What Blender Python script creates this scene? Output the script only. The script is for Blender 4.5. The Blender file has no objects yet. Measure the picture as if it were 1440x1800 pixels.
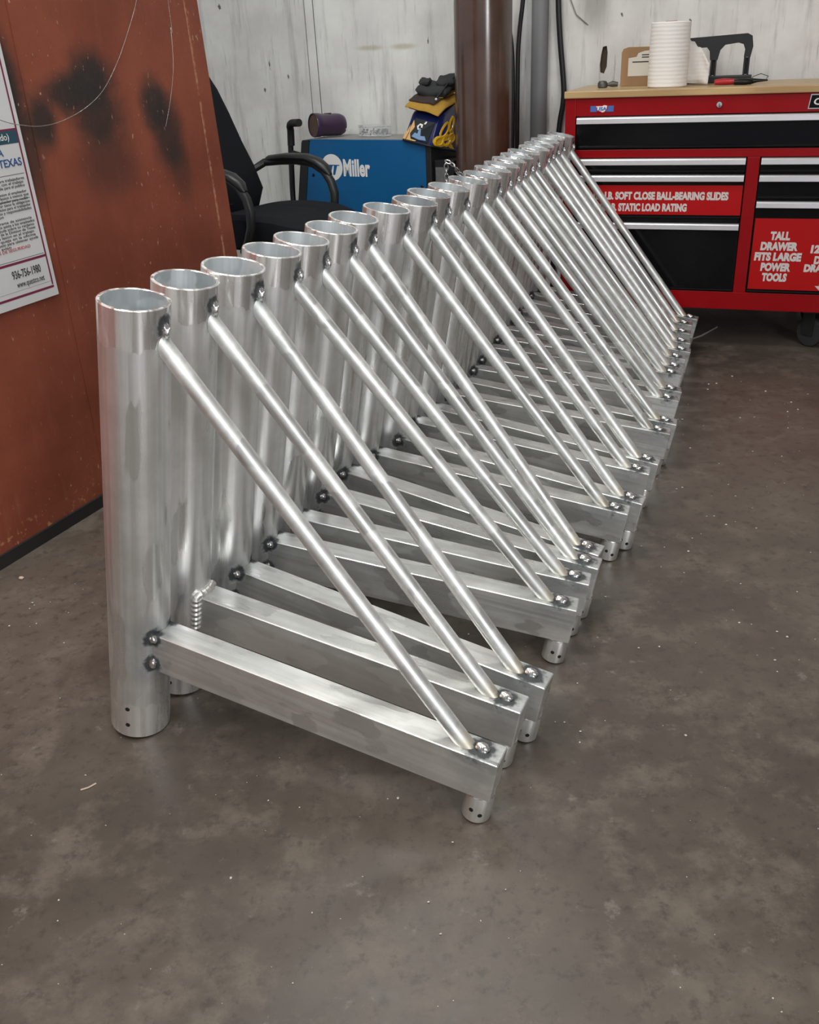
import bpy, bmesh, math, random
from mathutils import Vector, Matrix
random.seed(7)
SC = bpy.context.scene
COL = SC.collection
# ------------------------------------------------------------------ camera, world, light, exposure
F, PITCH, ROLL, CAMH = 1660.39, 0.4534, 0.0444, 1.1994
cd = bpy.data.cameras.new('camera'); cam = bpy.data.objects.new('camera', cd); COL.objects.link(cam)
cd.sensor_fit = 'HORIZONTAL'; cd.sensor_width = 36.0; cd.lens = F / 1440 * 36.0; cd.clip_start = .02
fwd = Vector((0, math.cos(PITCH), -math.sin(PITCH))); rt = Vector((1, 0, 0)); dn = fwd.cross(rt)
r2 = rt * math.cos(ROLL) + dn * math.sin(ROLL); d2 = dn * math.cos(ROLL) - rt * math.sin(ROLL)
cam.matrix_world = Matrix(((r2.x, -d2.x, -fwd.x, 0), (r2.y, -d2.y, -fwd.y, 0), (r2.z, -d2.z, -fwd.z, CAMH), (0, 0, 0, 1)))
SC.camera = cam
vs = SC.view_settings
vs.view_transform = 'Standard'; vs.look = 'None'; vs.exposure = 0.10; vs.gamma = 1.0; vs.use_curve_mapping = False
W = bpy.data.worlds.new('world'); SC.world = W; W.use_nodes = True
W.node_tree.nodes['Background'].inputs[0].default_value = (.93, .97, 1.0, 1)
W.node_tree.nodes['Background'].inputs[1].default_value = 0.42

def area(name, loc, aim, sx, sy, power, color=(1, 1, 1)):
    l = bpy.data.lights.new(name, 'AREA'); l.shape = 'RECTANGLE'; l.size = sx; l.size_y = sy; l.energy = power; l.color = color
    o = bpy.data.objects.new(name, l); COL.objects.link(o); o.location = loc
    o.rotation_euler = (Vector(aim) - Vector(loc)).to_track_quat('-Z', 'Y').to_euler()
    return o
area('door_daylight', (2.1, -3.0, 2.3), (0.2, 3.0, .5), 1.0, 2.2, 90, (.97, .98, 1.0))
area('ceiling_tube_near', (-1.0, .3, 3.3), (-1.0, .3, 0), .4, 3.0, 80, (.97, 1, .965))
area('ceiling_tube_middle', (.6, 1.0, 3.3), (.6, 1.0, 0), .4, 3.0, 22, (.97, 1, .965))
area('ceiling_tube_far', (-.6, 3.2, 3.3), (-.6, 3.2, 0), 2.2, .4, 46, (.97, 1, .965))

# ------------------------------------------------------------------ materials
class NT:
    def __init__(s, name):
        s.m = bpy.data.materials.new(name); s.m.use_nodes = True; s.t = s.m.node_tree; s.n = s.t.nodes
        s.b = s.n['Principled BSDF']; s.tc = None
    def N(s, kind, **kw):
        n = s.n.new(kind)
        for k, v in kw.items(): setattr(n, k, v)
        return n
    def L(s, a, b): s.t.links.new(a, b)
    def put(s, sock, v):
        if hasattr(v, 'links'): s.L(v, sock)
        elif isinstance(v, (tuple, list)) and len(v) == 3 and sock.type == 'RGBA': sock.default_value = (*v, 1)
        else: sock.default_value = v
    def obj(s):
        if s.tc is None: s.tc = s.N('ShaderNodeTexCoord')
        return s.tc.outputs['Object']
    def math(s, op, a, b=0.0, clamp=False):
        n = s.N('ShaderNodeMath', operation=op, use_clamp=clamp); s.put(n.inputs[0], a); s.put(n.inputs[1], b); return n.outputs[0]
    def vec(s, op, a, b):
        n = s.N('ShaderNodeVectorMath', operation=op); s.put(n.inputs[0], a); s.put(n.inputs[1], b)
        return n.outputs['Value'] if op in ('DISTANCE', 'DOT_PRODUCT') else n.outputs[0]
    def noise(s, co, scale, detail=4.0, rough=.55, stretch=(1, 1, 1), off=None):
        v = s.vec('MULTIPLY', co, stretch)
        if off is not None: v = s.vec('ADD', v, off)
        n = s.N('ShaderNodeTexNoise'); s.L(v, n.inputs['Vector']); n.inputs['Scale'].default_value = scale
        n.inputs['Detail'].default_value = detail; n.inputs['Roughness'].default_value = rough
        return n.outputs['Fac']
    def ramp(s, fac, a, b, lo=0.0, hi=1.0):
        n = s.N('ShaderNodeMapRange', interpolation_type='SMOOTHSTEP'); s.put(n.inputs[0], fac)
        n.inputs[1].default_value = a; n.inputs[2].default_value = b; n.inputs[3].default_value = lo; n.inputs[4].default_value = hi
        return n.outputs[0]
    def mix(s, f, a, b):
        n = s.N('ShaderNodeMix', data_type='RGBA'); s.put(n.inputs[0], f); s.put(n.inputs[6], a); s.put(n.inputs[7], b); return n.outputs[2]
    def bump(s, h, strength=.2, dist=.002):
        n = s.N('ShaderNodeBump'); n.inputs['Strength'].default_value = strength; n.inputs['Distance'].default_value = dist
        s.L(h, n.inputs['Height']); s.L(n.outputs[0], s.b.inputs['Normal'])
    def set(s, **kw):
        names = dict(col='Base Color', rough='Roughness', metal='Metallic', coat='Coat Weight', spec='Specular IOR Level', trans='Transmission Weight', alpha='Alpha', sheen='Sheen Weight', crough='Coat Roughness', ior='IOR')
        for k, v in kw.items(): s.put(s.b.inputs[names[k]], v)
        return s

def plain(name, col, rough=.5, metal=0.0, var=.12, scale=30, coat=0.0, spec=.5, bump=0.0):
    t = NT(name); n = t.noise(t.obj(), scale)
    dk = tuple(c * (1 - var) for c in col); lt = tuple(min(1, c * (1 + var)) for c in col)
    t.set(col=t.mix(n, dk, lt), rough=t.ramp(n, .2, .8, max(.02, rough - .06), rough + .06), metal=metal, coat=coat, spec=spec)
    if bump: t.bump(n, bump)
    return t.m

def spot(t, co, pos, r, wob, soft=.45):
    d = t.vec('DISTANCE', co, pos)
    d = t.math('ADD', d, t.math('MULTIPLY', t.math('SUBTRACT', wob, .5), r * .7))
    return t.ramp(d, r * soft, r, 1.0, 0.0)

def aluminium(name, streak, scorch=(), bands=(), tint=None, base=(.86, .87, .84), r0=.40, mt=.84, pst=None):
    t = NT(name); co = t.obj()
    inf = t.N('ShaderNodeObjectInfo'); off = t.vec('MULTIPLY', t.vec('ADD', inf.outputs['Location'], (0, 0, 0)), (7.3, 3.1, 5.7))
    fine = t.noise(co, 1.0, 3, .6, streak, off)
    cloud = t.noise(co, 9.0, 4, .6, (1, 1, 1), off)
    patch = t.noise(co, 1.0, 3, .55, pst or tuple(max(6, x * .12) for x in streak), off)
    rib = t.noise(co, 1.0, 4, .65, tuple(x * 1.3 if x > 20 else .15 for x in streak), off)
    scuff = t.noise(co, 1.0, 6, .7, tuple(max(9, x * .35) for x in streak), off)
    col = t.mix(t.ramp(cloud, .3, .7), tuple(c * .86 for c in base), tuple(min(1, c * 1.08) for c in base))
    col = t.mix(t.ramp(rib, .36, .60, .45, 0), col, tuple(c * .72 for c in base))
    pm = t.ramp(patch, .545, .565)
    col = t.mix(pm, col, tuple(c * .82 for c in base))
    col = t.mix(t.ramp(patch, .375, .39, .55, 0), col, (.93, .93, .91))
    sc = t.ramp(scuff, .69, .74)
    col = t.mix(t.math('MULTIPLY', sc, .55), col, (.95, .94, .93))
    rough = t.math('ADD', t.ramp(fine, .25, .75, r0 - .07, r0 + .09), t.math('MULTIPLY', pm, -.10))
    sx = t.N('ShaderNodeSeparateXYZ'); t.L(co, sx.inputs[0])
    for lo, hi in bands:                                            # buffed bands with a ragged edge
        edge = t.noise(co, 34.0, 2, .5, (1, 1, .25), off)
        z = t.math('ADD', sx.outputs[2], t.math('MULTIPLY', t.math('SUBTRACT', edge, .5), .05))
        bm_ = t.math('MULTIPLY', t.ramp(z, lo - .002, lo + .002), t.ramp(z, hi - .002, hi + .002, 1, 0))
        swirl = t.noise(co, 1.0, 2, .5, (60, 60, 4), off)
        rough = t.math('ADD', rough, t.math('MULTIPLY', bm_, t.ramp(swirl, .42, .58, -.20, .05)))
        col = t.mix(t.math('MULTIPLY', bm_, .8), col, (.97, .955, .94))
    if tint:                                                        # heat colour towards a joint
        pos, rad, tc = tint
        col = t.mix(t.math('MULTIPLY', spot(t, co, pos, rad, cloud, .15), .75), col, tc)
    dark = None
    wob = t.noise(co, 85.0, 2, .5, (1, 1, 1), off)
    for pos, r in scorch:
        k = spot(t, co, pos, r, wob, .55); dark = k if dark is None else t.math('MAXIMUM', dark, k)
    metal = mt
    if dark is not None:
        halo = None
        for pos, r in scorch:
            k = spot(t, co, pos, r * 2.3, cloud, .3); halo = k if halo is None else t.math('MAXIMUM', halo, k)
        col = t.mix(t.math('MULTIPLY', halo, .3), col, (.30, .36, .40))
        col = t.mix(t.math('MULTIPLY', dark, .94), col, (.016, .018, .022))
        metal = t.math('SUBTRACT', mt, t.math('MULTIPLY', dark, mt * .8))
        rough = t.math('ADD', rough, t.math('MULTIPLY', dark, .2))
    t.set(col=col, rough=rough, metal=metal)
    t.bump(fine, .06, .0008)
    return t.m

# ------------------------------------------------------------------ geometry helpers
class MB:
    def __init__(s): s.v = []; s.f = []; s.sm = []
    def add(s, verts, faces, smooth=False):
        o = len(s.v); s.v += [tuple(p) for p in verts]; s.f += [tuple(i + o for i in f) for f in faces]; s.sm += [smooth] * len(faces); return s
    def box(s, lo, hi, bev=0.0, M=None):
        x0, y0, z0 = lo; x1, y1, z1 = hi
        if bev <= 0:
            v = [(x0, y0, z0), (x1, y0, z0), (x1, y1, z0), (x0, y1, z0), (x0, y0, z1), (x1, y0, z1), (x1, y1, z1), (x0, y1, z1)]
            f = [(3, 2, 1, 0), (4, 5, 6, 7), (0, 1, 5, 4), (1, 2, 6, 5), (2, 3, 7, 6), (3, 0, 4, 7)]
        else:
            b = bmesh.new(); bmesh.ops.create_cube(b, size=1)
            for q in b.verts: q.co = Vector(((x0 + x1) / 2 + q.co.x * (x1 - x0), (y0 + y1) / 2 + q.co.y * (y1 - y0), (z0 + z1) / 2 + q.co.z * (z1 - z0)))
            bmesh.ops.bevel(b, geom=b.edges[:], offset=bev, segments=2, affect='EDGES', profile=.6)
            b.verts.index_update(); v = [q.co[:] for q in b.verts]; f = [[q.index for q in g.verts] for g in b.faces]; b.free()
        if M is not None: v = [M @ Vector(p) for p in v]
        return s.add(v, f)
    def rings(s, rings, closed=True, cap0=True, cap1=True, smooth=True):
        n = len(rings[0]); v = [p for r in rings for p in r]; f = []
        for k in range(len(rings) - 1):
            for i in range(n if closed else n - 1):
                j = (i + 1) % n; f.append((k * n + i, k * n + j, (k + 1) * n + j, (k + 1) * n + i))
        s.add(v, f, smooth)
        if cap0: s.add(rings[0], [tuple(range(n - 1, -1, -1))])
        if cap1: s.add(rings[-1], [tuple(range(n))])
        return s
    def tube(s, pts, r, n=12, cap=True, smooth=True):
        pts = [Vector(p) for p in pts]; rs = r if isinstance(r, (list, tuple)) else [r] * len(pts); R = []; up = None
        for i, p in enumerate(pts):
            t = (pts[min(i + 1, len(pts) - 1)] - pts[max(i - 1, 0)]).normalized()
            if up is None: up = Vector((0, 0, 1)) if abs(t.z) < .9 else Vector((1, 0, 0))
            a = t.cross(up)
            if a.length < 1e-6: a = t.orthogonal()
            a.normalize(); b = t.cross(a).normalized(); up = a.cross(t).normalized()
            R.append([p + (a * math.cos(q) + b * math.sin(q)) * rs[i] for q in [2 * math.pi * k / n for k in range(n)]])
        return s.rings(R, True, cap, cap, smooth)
    def lathe(s, prof, n=32, M=None, close=False, smooth=True):          # prof: (radius, z)
        R = [[Vector((r * math.cos(2 * math.pi * k / n), r * math.sin(2 * math.pi * k / n), z)) for k in range(n)] for r, z in prof]
        if close: R.append(R[0])
        if M is not None: R = [[M @ p for p in q] for q in R]
        return s.rings(R, True, not close, not close, smooth)
    def torus(s, R0, r, n=24, m=8, M=None, sx=1.0, sy=1.0, arc=(0, 2 * math.pi), jit=0):
        full = abs(arc[1] - arc[0] - 2 * math.pi) < 1e-6; rings = []
        for k in range(n + (0 if full else 1)):
            a = arc[0] + (arc[1] - arc[0]) * k / n; rr = r * (1 + jit * (random.random() - .5))
            rings.append([Vector(((R0 + rr * math.cos(b)) * math.cos(a) * sx, (R0 + rr * math.cos(b)) * math.sin(a) * sy, rr * math.sin(b))) for b in [2 * math.pi * q / m for q in range(m)]])
        if full: rings.append(rings[0])
        if M is not None: rings = [[M @ p for p in q] for q in rings]
        return s.rings(rings, True, not full, not full)
    def prism(s, poly, y0, y1, M=None):                               # poly in (x, z), extruded along y
        a = [Vector((x, y0, z)) for x, z in poly]; b = [Vector((x, y1, z)) for x, z in poly]
        if M is not None: a = [M @ p for p in a]; b = [M @ p for p in b]
        return s.rings([a, b], True, True, True, False)
    def blob(s, c, r, sub=2, jit=.3, scale=(1, 1, 1)):
        b = bmesh.new(); bmesh.ops.create_icosphere(b, subdivisions=sub, radius=1)
        for q in b.verts:
            k = r * (1 + jit * (random.random() - .5)); q.co = Vector((c[0] + q.co.x * k * scale[0], c[1] + q.co.y * k * scale[1], c[2] + q.co.z * k * scale[2]))
        b.verts.index_update(); s.add([q.co[:] for q in b.verts], [[q.index for q in g.verts] for g in b.faces], True); b.free(); return s
    def build(s, name, mat, parent=None, fix=True):
        me = bpy.data.meshes.new(name); me.from_pydata(s.v, [], s.f); me.polygons.foreach_set('use_smooth', s.sm)
        mats = mat if isinstance(mat, list) else [mat]
        for q in mats: me.materials.append(q)
        if fix:
            b = bmesh.new(); b.from_mesh(me); bmesh.ops.remove_doubles(b, verts=b.verts[:], dist=1e-6); bmesh.ops.recalc_face_normals(b, faces=b.faces[:]); 
            for e in b.edges:
                if len(e.link_faces) == 2 and e.calc_face_angle(0) > .7: e.smooth = False
            b.to_mesh(me); b.free()
        me.update(); o = bpy.data.objects.new(name, me); COL.objects.link(o)
        if parent: o.parent = parent
        return o

def tag(o, label=None, cat=None, group=None, kind=None):
    if label: o['label'] = label
    if cat: o['category'] = cat
    if group: o['group'] = group
    if kind: o['kind'] = kind
    return o
def thing(name, loc, label, cat, group=None, rz=0.0):
    o = bpy.data.objects.new(name, None); COL.objects.link(o); o.location = loc; o.rotation_euler = (0, 0, rz); o.empty_display_size = .05
    return tag(o, label, cat, group)

def text(body, size, mat, parent, o, X, U, xs=1.0, bold=0.0, thick=.0006, align='LEFT', name='lettering', shear=0.0, label=None):
    c = bpy.data.curves.new('t', 'FONT'); c.body = body; c.size = size; c.offset = bold; c.extrude = thick; c.align_x = align; c.resolution_u = 3; c.shear = shear
    t = bpy.data.objects.new('t', c); COL.objects.link(t); dg = bpy.context.evaluated_depsgraph_get(); dg.update()
    me = bpy.data.meshes.new_from_object(t.evaluated_get(dg)); bpy.data.objects.remove(t); bpy.data.curves.remove(c)
    o = Vector(o); X = Vector(X).normalized(); U = Vector(U).normalized(); Nn = X.cross(U)
    for v in me.vertices: v.co = o + X * (v.co.x * xs) + U * v.co.y + Nn * v.co.z
    me.name = name; me.materials.clear(); me.materials.append(mat)
    q = bpy.data.objects.new(name, me); COL.objects.link(q); q.parent = parent
    if label: q['label'] = label
    return q

def smooth(pts, n=5):
    P = [Vector(p) for p in pts]; out = []
    for i in range(len(P) - 1):
        a, b, c, d = P[max(i - 1, 0)], P[i], P[i + 1], P[min(i + 2, len(P) - 1)]
        for k in range(n):
            u = k / n; out.append(.5 * ((2 * b) + (c - a) * u + (2 * a - 5 * b + 4 * c - d) * u * u + (3 * b - a - 3 * c + d) * u ** 3))
    return out + [P[-1]]
def arc(c, r, a0, a1, n, plane='xz'):
    out = []
    for k in range(n + 1):
        a = a0 + (a1 - a0) * k / n
        out.append((c[0] + r * math.cos(a), c[1], c[2] + r * math.sin(a)))
    return out

# ------------------------------------------------------------------ structure materials
def floor_mat():
    t = NT('sealed concrete'); co = t.obj()
    big = t.noise(co, 1.3, 5, .6); mid = t.noise(co, 7.0, 8, .72); fine = t.noise(co, 34.0, 8, .75); grit = t.noise(co, 230.0, 3, .6)
    col = t.mix(t.ramp(big, .36, .64), (.064, .051, .041), (.108, .088, .071))
    col = t.mix(t.ramp(mid, .46, .66, 0, .75), col, (.143, .117, .094))
    col = t.mix(t.ramp(fine, .50, .66, 0, .65), col, (.044, .036, .031))
    col = t.mix(t.ramp(t.noise(co, 3.1, 8, .7, (1, .6, 1), (3, 1, 0)), .54, .66, 0, .55), col, (.066, .048, .042))
    col = t.mix(t.ramp(t.noise(co, 16.0, 6, .7, (1, 1, 1), (9, 4, 0)), .60, .70, 0, .6), col, (.19, .165, .142))
    col = t.mix(t.ramp(grit, .70, .76, 0, .5), col, (.30, .27, .24))
    t.set(col=col, rough=t.ramp(mid, .3, .75, .30, .46), spec=.45)
    t.bump(fine, .05, .002)
    return t.m
def wall_mat():
    t = NT('whitewashed plywood'); co = t.obj()
    g1 = t.noise(co, 1.0, 6, .65, (16, 16, 1.6)); g2 = t.noise(co, 1.0, 6, .7, (46, 46, 3.0), (4, 2, 1)); cl = t.noise(co, 3.2, 4, .6); kn = t.noise(co, 55.0, 3, .6)
    col = t.mix(t.ramp(cl, .3, .7), (.66, .64, .62), (.82, .81, .78))
    col = t.mix(t.ramp(g1, .50, .70, 0, .5), col, (.33, .305, .295))
    col = t.mix(t.ramp(g2, .58, .72, 0, .6), col, (.17, .155, .15))
    for (x, z, sx, sz) in ((-1.912, 1.437, .011, .022), (-1.70, 1.05, .010, .020), (-1.66, 1.16, .005, .034), (-1.56, 1.11, .006, .018), (-.80, 1.24, .005, .022), (.33, 1.20, .008, .012), (.12, 1.31, .008, .012), (.42, 1.27, .008, .012)):
        d = t.vec('DISTANCE', t.vec('MULTIPLY', co, (1 / sx, 0, 1 / sz)), (x / sx, 0, z / sz))
        d = t.math('ADD', d, t.math('MULTIPLY', t.math('SUBTRACT', kn, .5), 2.4))
        col = t.mix(t.ramp(d, .45, .8, .85, 0), col, (.06, .045, .035))
    for (x, z, sx, sz, c) in ((-1.10, 1.222, .10, .016, (.40, .33, .21)), (-.93, 1.222, .09, .018, (.40, .33, .21)), (.0, 1.36, .10, .16, (.15, .14, .11))):
        d = t.vec('DISTANCE', t.vec('MULTIPLY', co, (1 / sx, 0, 1 / sz)), (x / sx, 0, z / sz))
        col = t.mix(t.ramp(t.math('ADD', d, t.math('MULTIPLY', t.math('SUBTRACT', g1, .5), 1.0)), .2, 1.1, .55, 0), col, c)
    t.set(col=col, rough=.75, spec=.3); t.bump(g2, .25, .002)
    return t.m
def red_mat():
    t = NT('red oxide painted plywood'); co = t.obj()
    cl = t.noise(co, 2.4, 5, .6); gr = t.noise(co, 1.0, 5, .6, (30, 30, 4)); fn = t.noise(co, 75.0, 4, .6)
    col = t.mix(t.ramp(cl, .3, .7), (.175, .040, .020), (.265, .070, .037))
    col = t.mix(t.ramp(gr, .55, .75, 0, .35), col, (.27, .10, .06))
    w = t.noise(co, 11.0, 7, .7)
    for (x, z, sx, sz, k) in ((.68, 1.165, .11, .085, .96), (.58, 1.135, .09, .06, .92), (.69, 1.08, .13, .09, .85), (.70, .96, .14, .11, .55), (.94, 1.09, .075, .09, .92), (.985, 1.00, .085, .13, .85), (1.03, .90, .06, .10, .5), (.475, 1.075, .06, .085, .92), (.375, 1.16, .06, .15, .92), (.40, 1.02, .06, .16, .75)):
        d = t.vec('DISTANCE', t.vec('MULTIPLY', co, (1 / sx, 0, 1 / sz)), (x / sx, 0, z / sz))
        d = t.math('ADD', d, t.math('MULTIPLY', t.math('SUBTRACT', w, .5), .9))
        col = t.mix(t.ramp(d, .35, 1.25, k, 0), col, (.022, .019, .018))
    chip = t.noise(co, 1.0, 3, .6, (90, 90, 38)); zone = t.noise(co, 3.0, 2, .5, (1, 1, 1), (5, 5, 1))
    col = t.mix(t.math('MULTIPLY', t.ramp(chip, .655, .70), t.ramp(zone, .42, .6)), col, (.42, .25, .16))
    sx = t.N('ShaderNodeSeparateXYZ'); t.L(co, sx.inputs[0])
    ln = t.math('ABSOLUTE', t.math('SUBTRACT', t.math('ADD', sx.outputs[0], t.math('MULTIPLY', sx.outputs[2], .0615)), 1.237))
    ln = t.math('MULTIPLY', t.ramp(t.math('ADD', ln, t.math('MULTIPLY', t.math('SUBTRACT', fn, .5), .008)), .001, .004, 1, 0), t.ramp(t.noise(co, 14.0, 4, .7), .40, .52))
    col = t.mix(t.math('MULTIPLY', ln, .85), col, (.48, .27, .17))
    low = t.math('MULTIPLY', t.ramp(sx.outputs[2], .03, .13, 1, 0), t.ramp(t.noise(co, 42.0, 3, .6), .58, .64))
    col = t.mix(t.math('MULTIPLY', low, .8), col, (.45, .22, .10))
    t.set(col=col, rough=t.ramp(fn, .3, .7, .42, .55), spec=.4); t.bump(gr, .12, .0015)
    return t.m
def wood_mat():
    t = NT('butcher block'); co = t.obj()
    g = t.noise(co, 1.0, 6, .65, (5, 90, 60)); b = t.noise(co, 1.0, 1, .5, (2.2, 24, 1), (1, 3, 0))
    col = t.mix(t.ramp(b, .35, .65), (.40, .25, .105), (.56, .38, .18)); col = t.mix(t.ramp(g, .5, .75, 0, .55), col, (.24, .14, .06))
    t.set(col=col, rough=.42, coat=.15); return t.m

M_floor = floor_mat(); M_wall = wall_mat(); M_red = red_mat(); M_wood = wood_mat()
M_black = plain('black rubber', (.012, .012, .012), .6); M_stud = plain('dark stud wood', (.06, .04, .028), .8)
M_ceil = plain('white ceiling', (.75, .74, .72), .8); M_side = plain('side wall grey', (.35, .34, .33), .8)

# ------------------------------------------------------------------ the setting
o = MB().box((-6, -4, -.06), (6, 7, 0)).build('floor', M_floor); tag(o, kind='structure')
o = MB().box((-6, -4, 3.6), (6, 7, 3.7)).build('ceiling', M_ceil); tag(o, kind='structure')
o = MB().box((4.2, -4, 0), (4.3, 7, 3.6)).build('wall_right', M_side); tag(o, kind='structure')
# back wall: plywood sheets on studs; local x runs along the wall, y goes into it
wb = bpy.data.objects.new('wall_back', None); COL.objects.link(wb); tag(wb, kind='structure')
PSI = math.radians(-20); wb.location = (.942, 4.824, 0); wb.rotation_euler = (0, 0, PSI)
MB().box((-5.0, .014, 0), (3.6, .09, 3.6)).build('stud_core', M_stud, wb)
sl = .052                                                             # the sheet joint is not quite plumb
def quad_sheet(xl0, xl1, xr0, xr1, th=.012):
    return MB().rings([[(xl0, 0, 0), (xr0, 0, 0), (xr1, 0, 3.6), (xl1, 0, 3.6)], [(xl0, th, 0), (xr0, th, 0), (xr1, th, 3.6), (xl1, th, 3.6)]], True, True, True, False)
quad_sheet(-5.0, -5.0, -1.432, -1.462).build('sheet', M_wall, wb)
m = MB(); xl = -1.372; hx = .047; hole = [(hx - .013, 1.076), (hx + .004, 1.070), (hx + .016, 1.10), (hx + .017, 1.160), (hx + .012, 1.186), (hx - .006, 1.182), (hx - .012, 1.15), (hx - .016, 1.11)]
outer = [(xl, 0), (1.2, 0), (1.2, 1.1), (1.2, 3.6), (.05, 3.6), (-1.42, 3.6), (-1.398, 1.3), (xl - .012, .8)]
outer = [(-.4, .3), (.3, .3), (.6, .9), (.6, 1.5), (.2, 1.7), (-.3, 1.7), (-.5, 1.3), (-.5, .9)]
oh = [outer[0], outer[1], outer[2], outer[3], outer[4], outer[5], outer[6], outer[7]]
n8 = 8
for y in (0, .012):
    m.add([(x, y, z) for x, z in oh] + [(x, y, z) for x, z in hole], [(i, (i + 1) % 8, 8 + (i + 1) % 8, 8 + i) for i in range(8)])
m.add([(x, 0, z) for x, z in hole] + [(x, .012, z) for x, z in hole], [(i, (i + 1) % 8, 8 + (i + 1) % 8, 8 + i) for i in range(8)])
big = [(xl, 0), (3.6, 0), (3.6, 3.6), (-1.42, 3.6)]
P = [(x, 0, z) for x, z in oh]; B = [(x, 0, z) for x, z in big]
m.add(P + B, [(8, 9, 1, 0), (9, 2, 1), (9, 10, 3, 2), (10, 4, 3), (10, 11, 5, 4), (11, 6, 5), (11, 7, 6), (11, 8, 7), (8, 0, 7)])
m.build('sheet', M_wall, wb)
MB().rings([[(-1.428, .003, 0), (-1.378, .003, 0), (-1.426, .003, 3.6), (-1.458, .003, 3.6)], [(-1.428, .013, 0), (-1.378, .013, 0), (-1.426, .013, 3.6), (-1.458, .013, 3.6)]], True, True, True, False).build('batten', M_wall, wb)
# left partition: red painted sheets on a frame; local x runs along it, front face at y = 0
wl = bpy.data.objects.new('wall_left', None); COL.objects.link(wl); tag(wl, kind='structure')
wl.location = (-1.100, 2.223, 0); wl.rotation_euler = (0, 0, math.atan2(.908, .419))
def rake(z, x0): return x0 - .0715 * z
def sheet(x0, x1, y0, y1, z0, z1, k0=0.0, k1=0.0):
    return MB().rings([[(x0 - k0 * z0, y0, z0), (x1 - k1 * z0, y0, z0), (x1 - k1 * z1, y0, z1), (x0 - k0 * z1, y0, z1)], [(x0 - k0 * z0, y1, z0), (x1 - k1 * z0, y1, z0), (x1 - k1 * z1, y1, z1), (x0 - k0 * z1, y1, z1)]], True, True, True, False)
MB().box((-3.2, .016, 0), (1.14, .09, 3.6)).build('stud_core', M_stud, wl)
sheet(-3.2, .444, .001, .014, .036, 3.6, 0, .012).build('sheet', M_red, wl)
sheet(.4445, 1.2375, -.001, .013, .036, 3.6, .012, .060).build('sheet', M_red, wl)
o = sheet(1.238, 1.316, -.004, .03, .036, 3.6, .060, .0715).build('trim_1', M_red); o.parent = wl; tag(o, kind='structure')
o = MB().box((-3.2, -.007, 0), (1.316, .012, .0365)).build('baseboard_left', M_black); o.location = wl.location; o.rotation_euler = wl.rotation_euler; tag(o, kind='structure')

# ------------------------------------------------------------------ the welded frames
R, RI = .05715, .0510; H, A1, HA, WA, LA, ZB, XB, XF, RF = .873, .2488, .0843, .0533, .7298, .8336, .6891, .7067, .0255
FZ = .0586; SH = .0275; TILT = math.radians(10.577); BR = .0150
def sh(p): return Vector((p[0], p[1], p[2] + SH * p[0]))
fac = [sh((math.sqrt(R * R - WA * WA / 4) + .002, -WA / 2, A1 - .008)), sh((math.sqrt(R * R - WA * WA / 4) + .001, -WA / 2 - .001, A1 - .066))]
far_ = [Vector((q.x, -q.y, q.z)) for q in fac]
pb = sh((R + .002, 0, ZB)); pe = sh((XB + .002, 0, A1 + .003))
M_pipe = aluminium('aluminium pipe', (70, 70, 2.2), [(tuple(pb + Vector((0, 0, .007))), .027)] + [(tuple(q), .027) for q in fac + far_], [(-.05, .083), (H - .062, H + .05)], base=(.95, .955, .93), r0=.36, pst=(13, 13, 3.0))
M_arm = aluminium('aluminium rectangular tube', (2.5, 70, 70), [(tuple(pe), .038)] + [(tuple(q), .024) for q in fac + far_], base=(.88, .88, .855), r0=.38, pst=(5, 16, 10))
M_brace = aluminium('aluminium round bar', (26, 26, 26), [(tuple(pb), .015), (tuple(pe), .021)], tint=(tuple(pe), .055, (.88, .72, .48)), base=(.86, .87, .85), r0=.48)
M_foot = aluminium('aluminium stub foot', (60, 60, 6), base=(.84, .84, .81), r0=.36)
M_inner = aluminium('aluminium pipe bore', (40, 40, 3), base=(.80, .84, .86), r0=.5)
M_weld = plain('weld metal', (.80, .79, .77), .22, .95, .35, 260)
M_bead = plain('bright weld bead', (.78, .77, .74), .38, .85, .15, 200)
M_pipe2 = aluminium('aluminium pipe finished', (70, 70, 2.2), [(tuple(pb + Vector((0, 0, .006))), .024)], [(-.05, .083), (H - .062, H + .05)], base=(.95, .955, .93), r0=.36, pst=(13, 13, 3.0))
M_arm2 = aluminium('aluminium tube finished', (2.5, 70, 70), [(tuple(pe), .034)], base=(.88, .88, .855), r0=.38, pst=(5, 16, 10))
M_dark = plain('drilled dark', (.006, .006, .006), .9)

def make_pipe(parent):
    m = MB(); n = 64
    prof = [(R - .0012, 0), (R, .0012), (R, .2), (R, .45), (R, .7), (R, H - .0012), (R - .0012, H), (RI + .001, H)]
    m.lathe(prof + [(RI, H - .001), (RI, H * .5), (RI, .001), (RI + .001, 0)], n, None, True)
    p = m.build('upright_pipe', [M_pipe, M_inner], parent)
    for f in p.data.polygons:
        if max((p.data.vertices[i].co.xy.length for i in f.vertices)) < RI + .0005: f.material_index = 1
    return p
def make_arm(parent):
    c = .0016; y = WA / 2; m = MB(); sec = []
    ys = [-y + c, -y * .6, -y * .3, 0, y * .3, y * .6, y - c]
    for q in ys: sec.append((q, A1))
    sec += [(y, A1 - c), (y, A1 - HA + c)]
    for q in reversed(ys): sec.append((q, A1 - HA))
    sec += [(-y, A1 - HA + c), (-y, A1 - c)]
    st = [sh((math.sqrt(R * R - q * q) + .0004, q, z)) for q, z in sec]
    rs = [st] + [[sh((x, q, z)) for q, z in sec] for x in (.2, .45, LA - .002)] + [[sh((LA, q * .96, A1 - HA / 2 + (z - A1 + HA / 2) * .97)) for q, z in sec]]
    m.rings(rs, True, False, True, False)
    return m.build('arm_tube', M_arm, parent)
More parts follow.
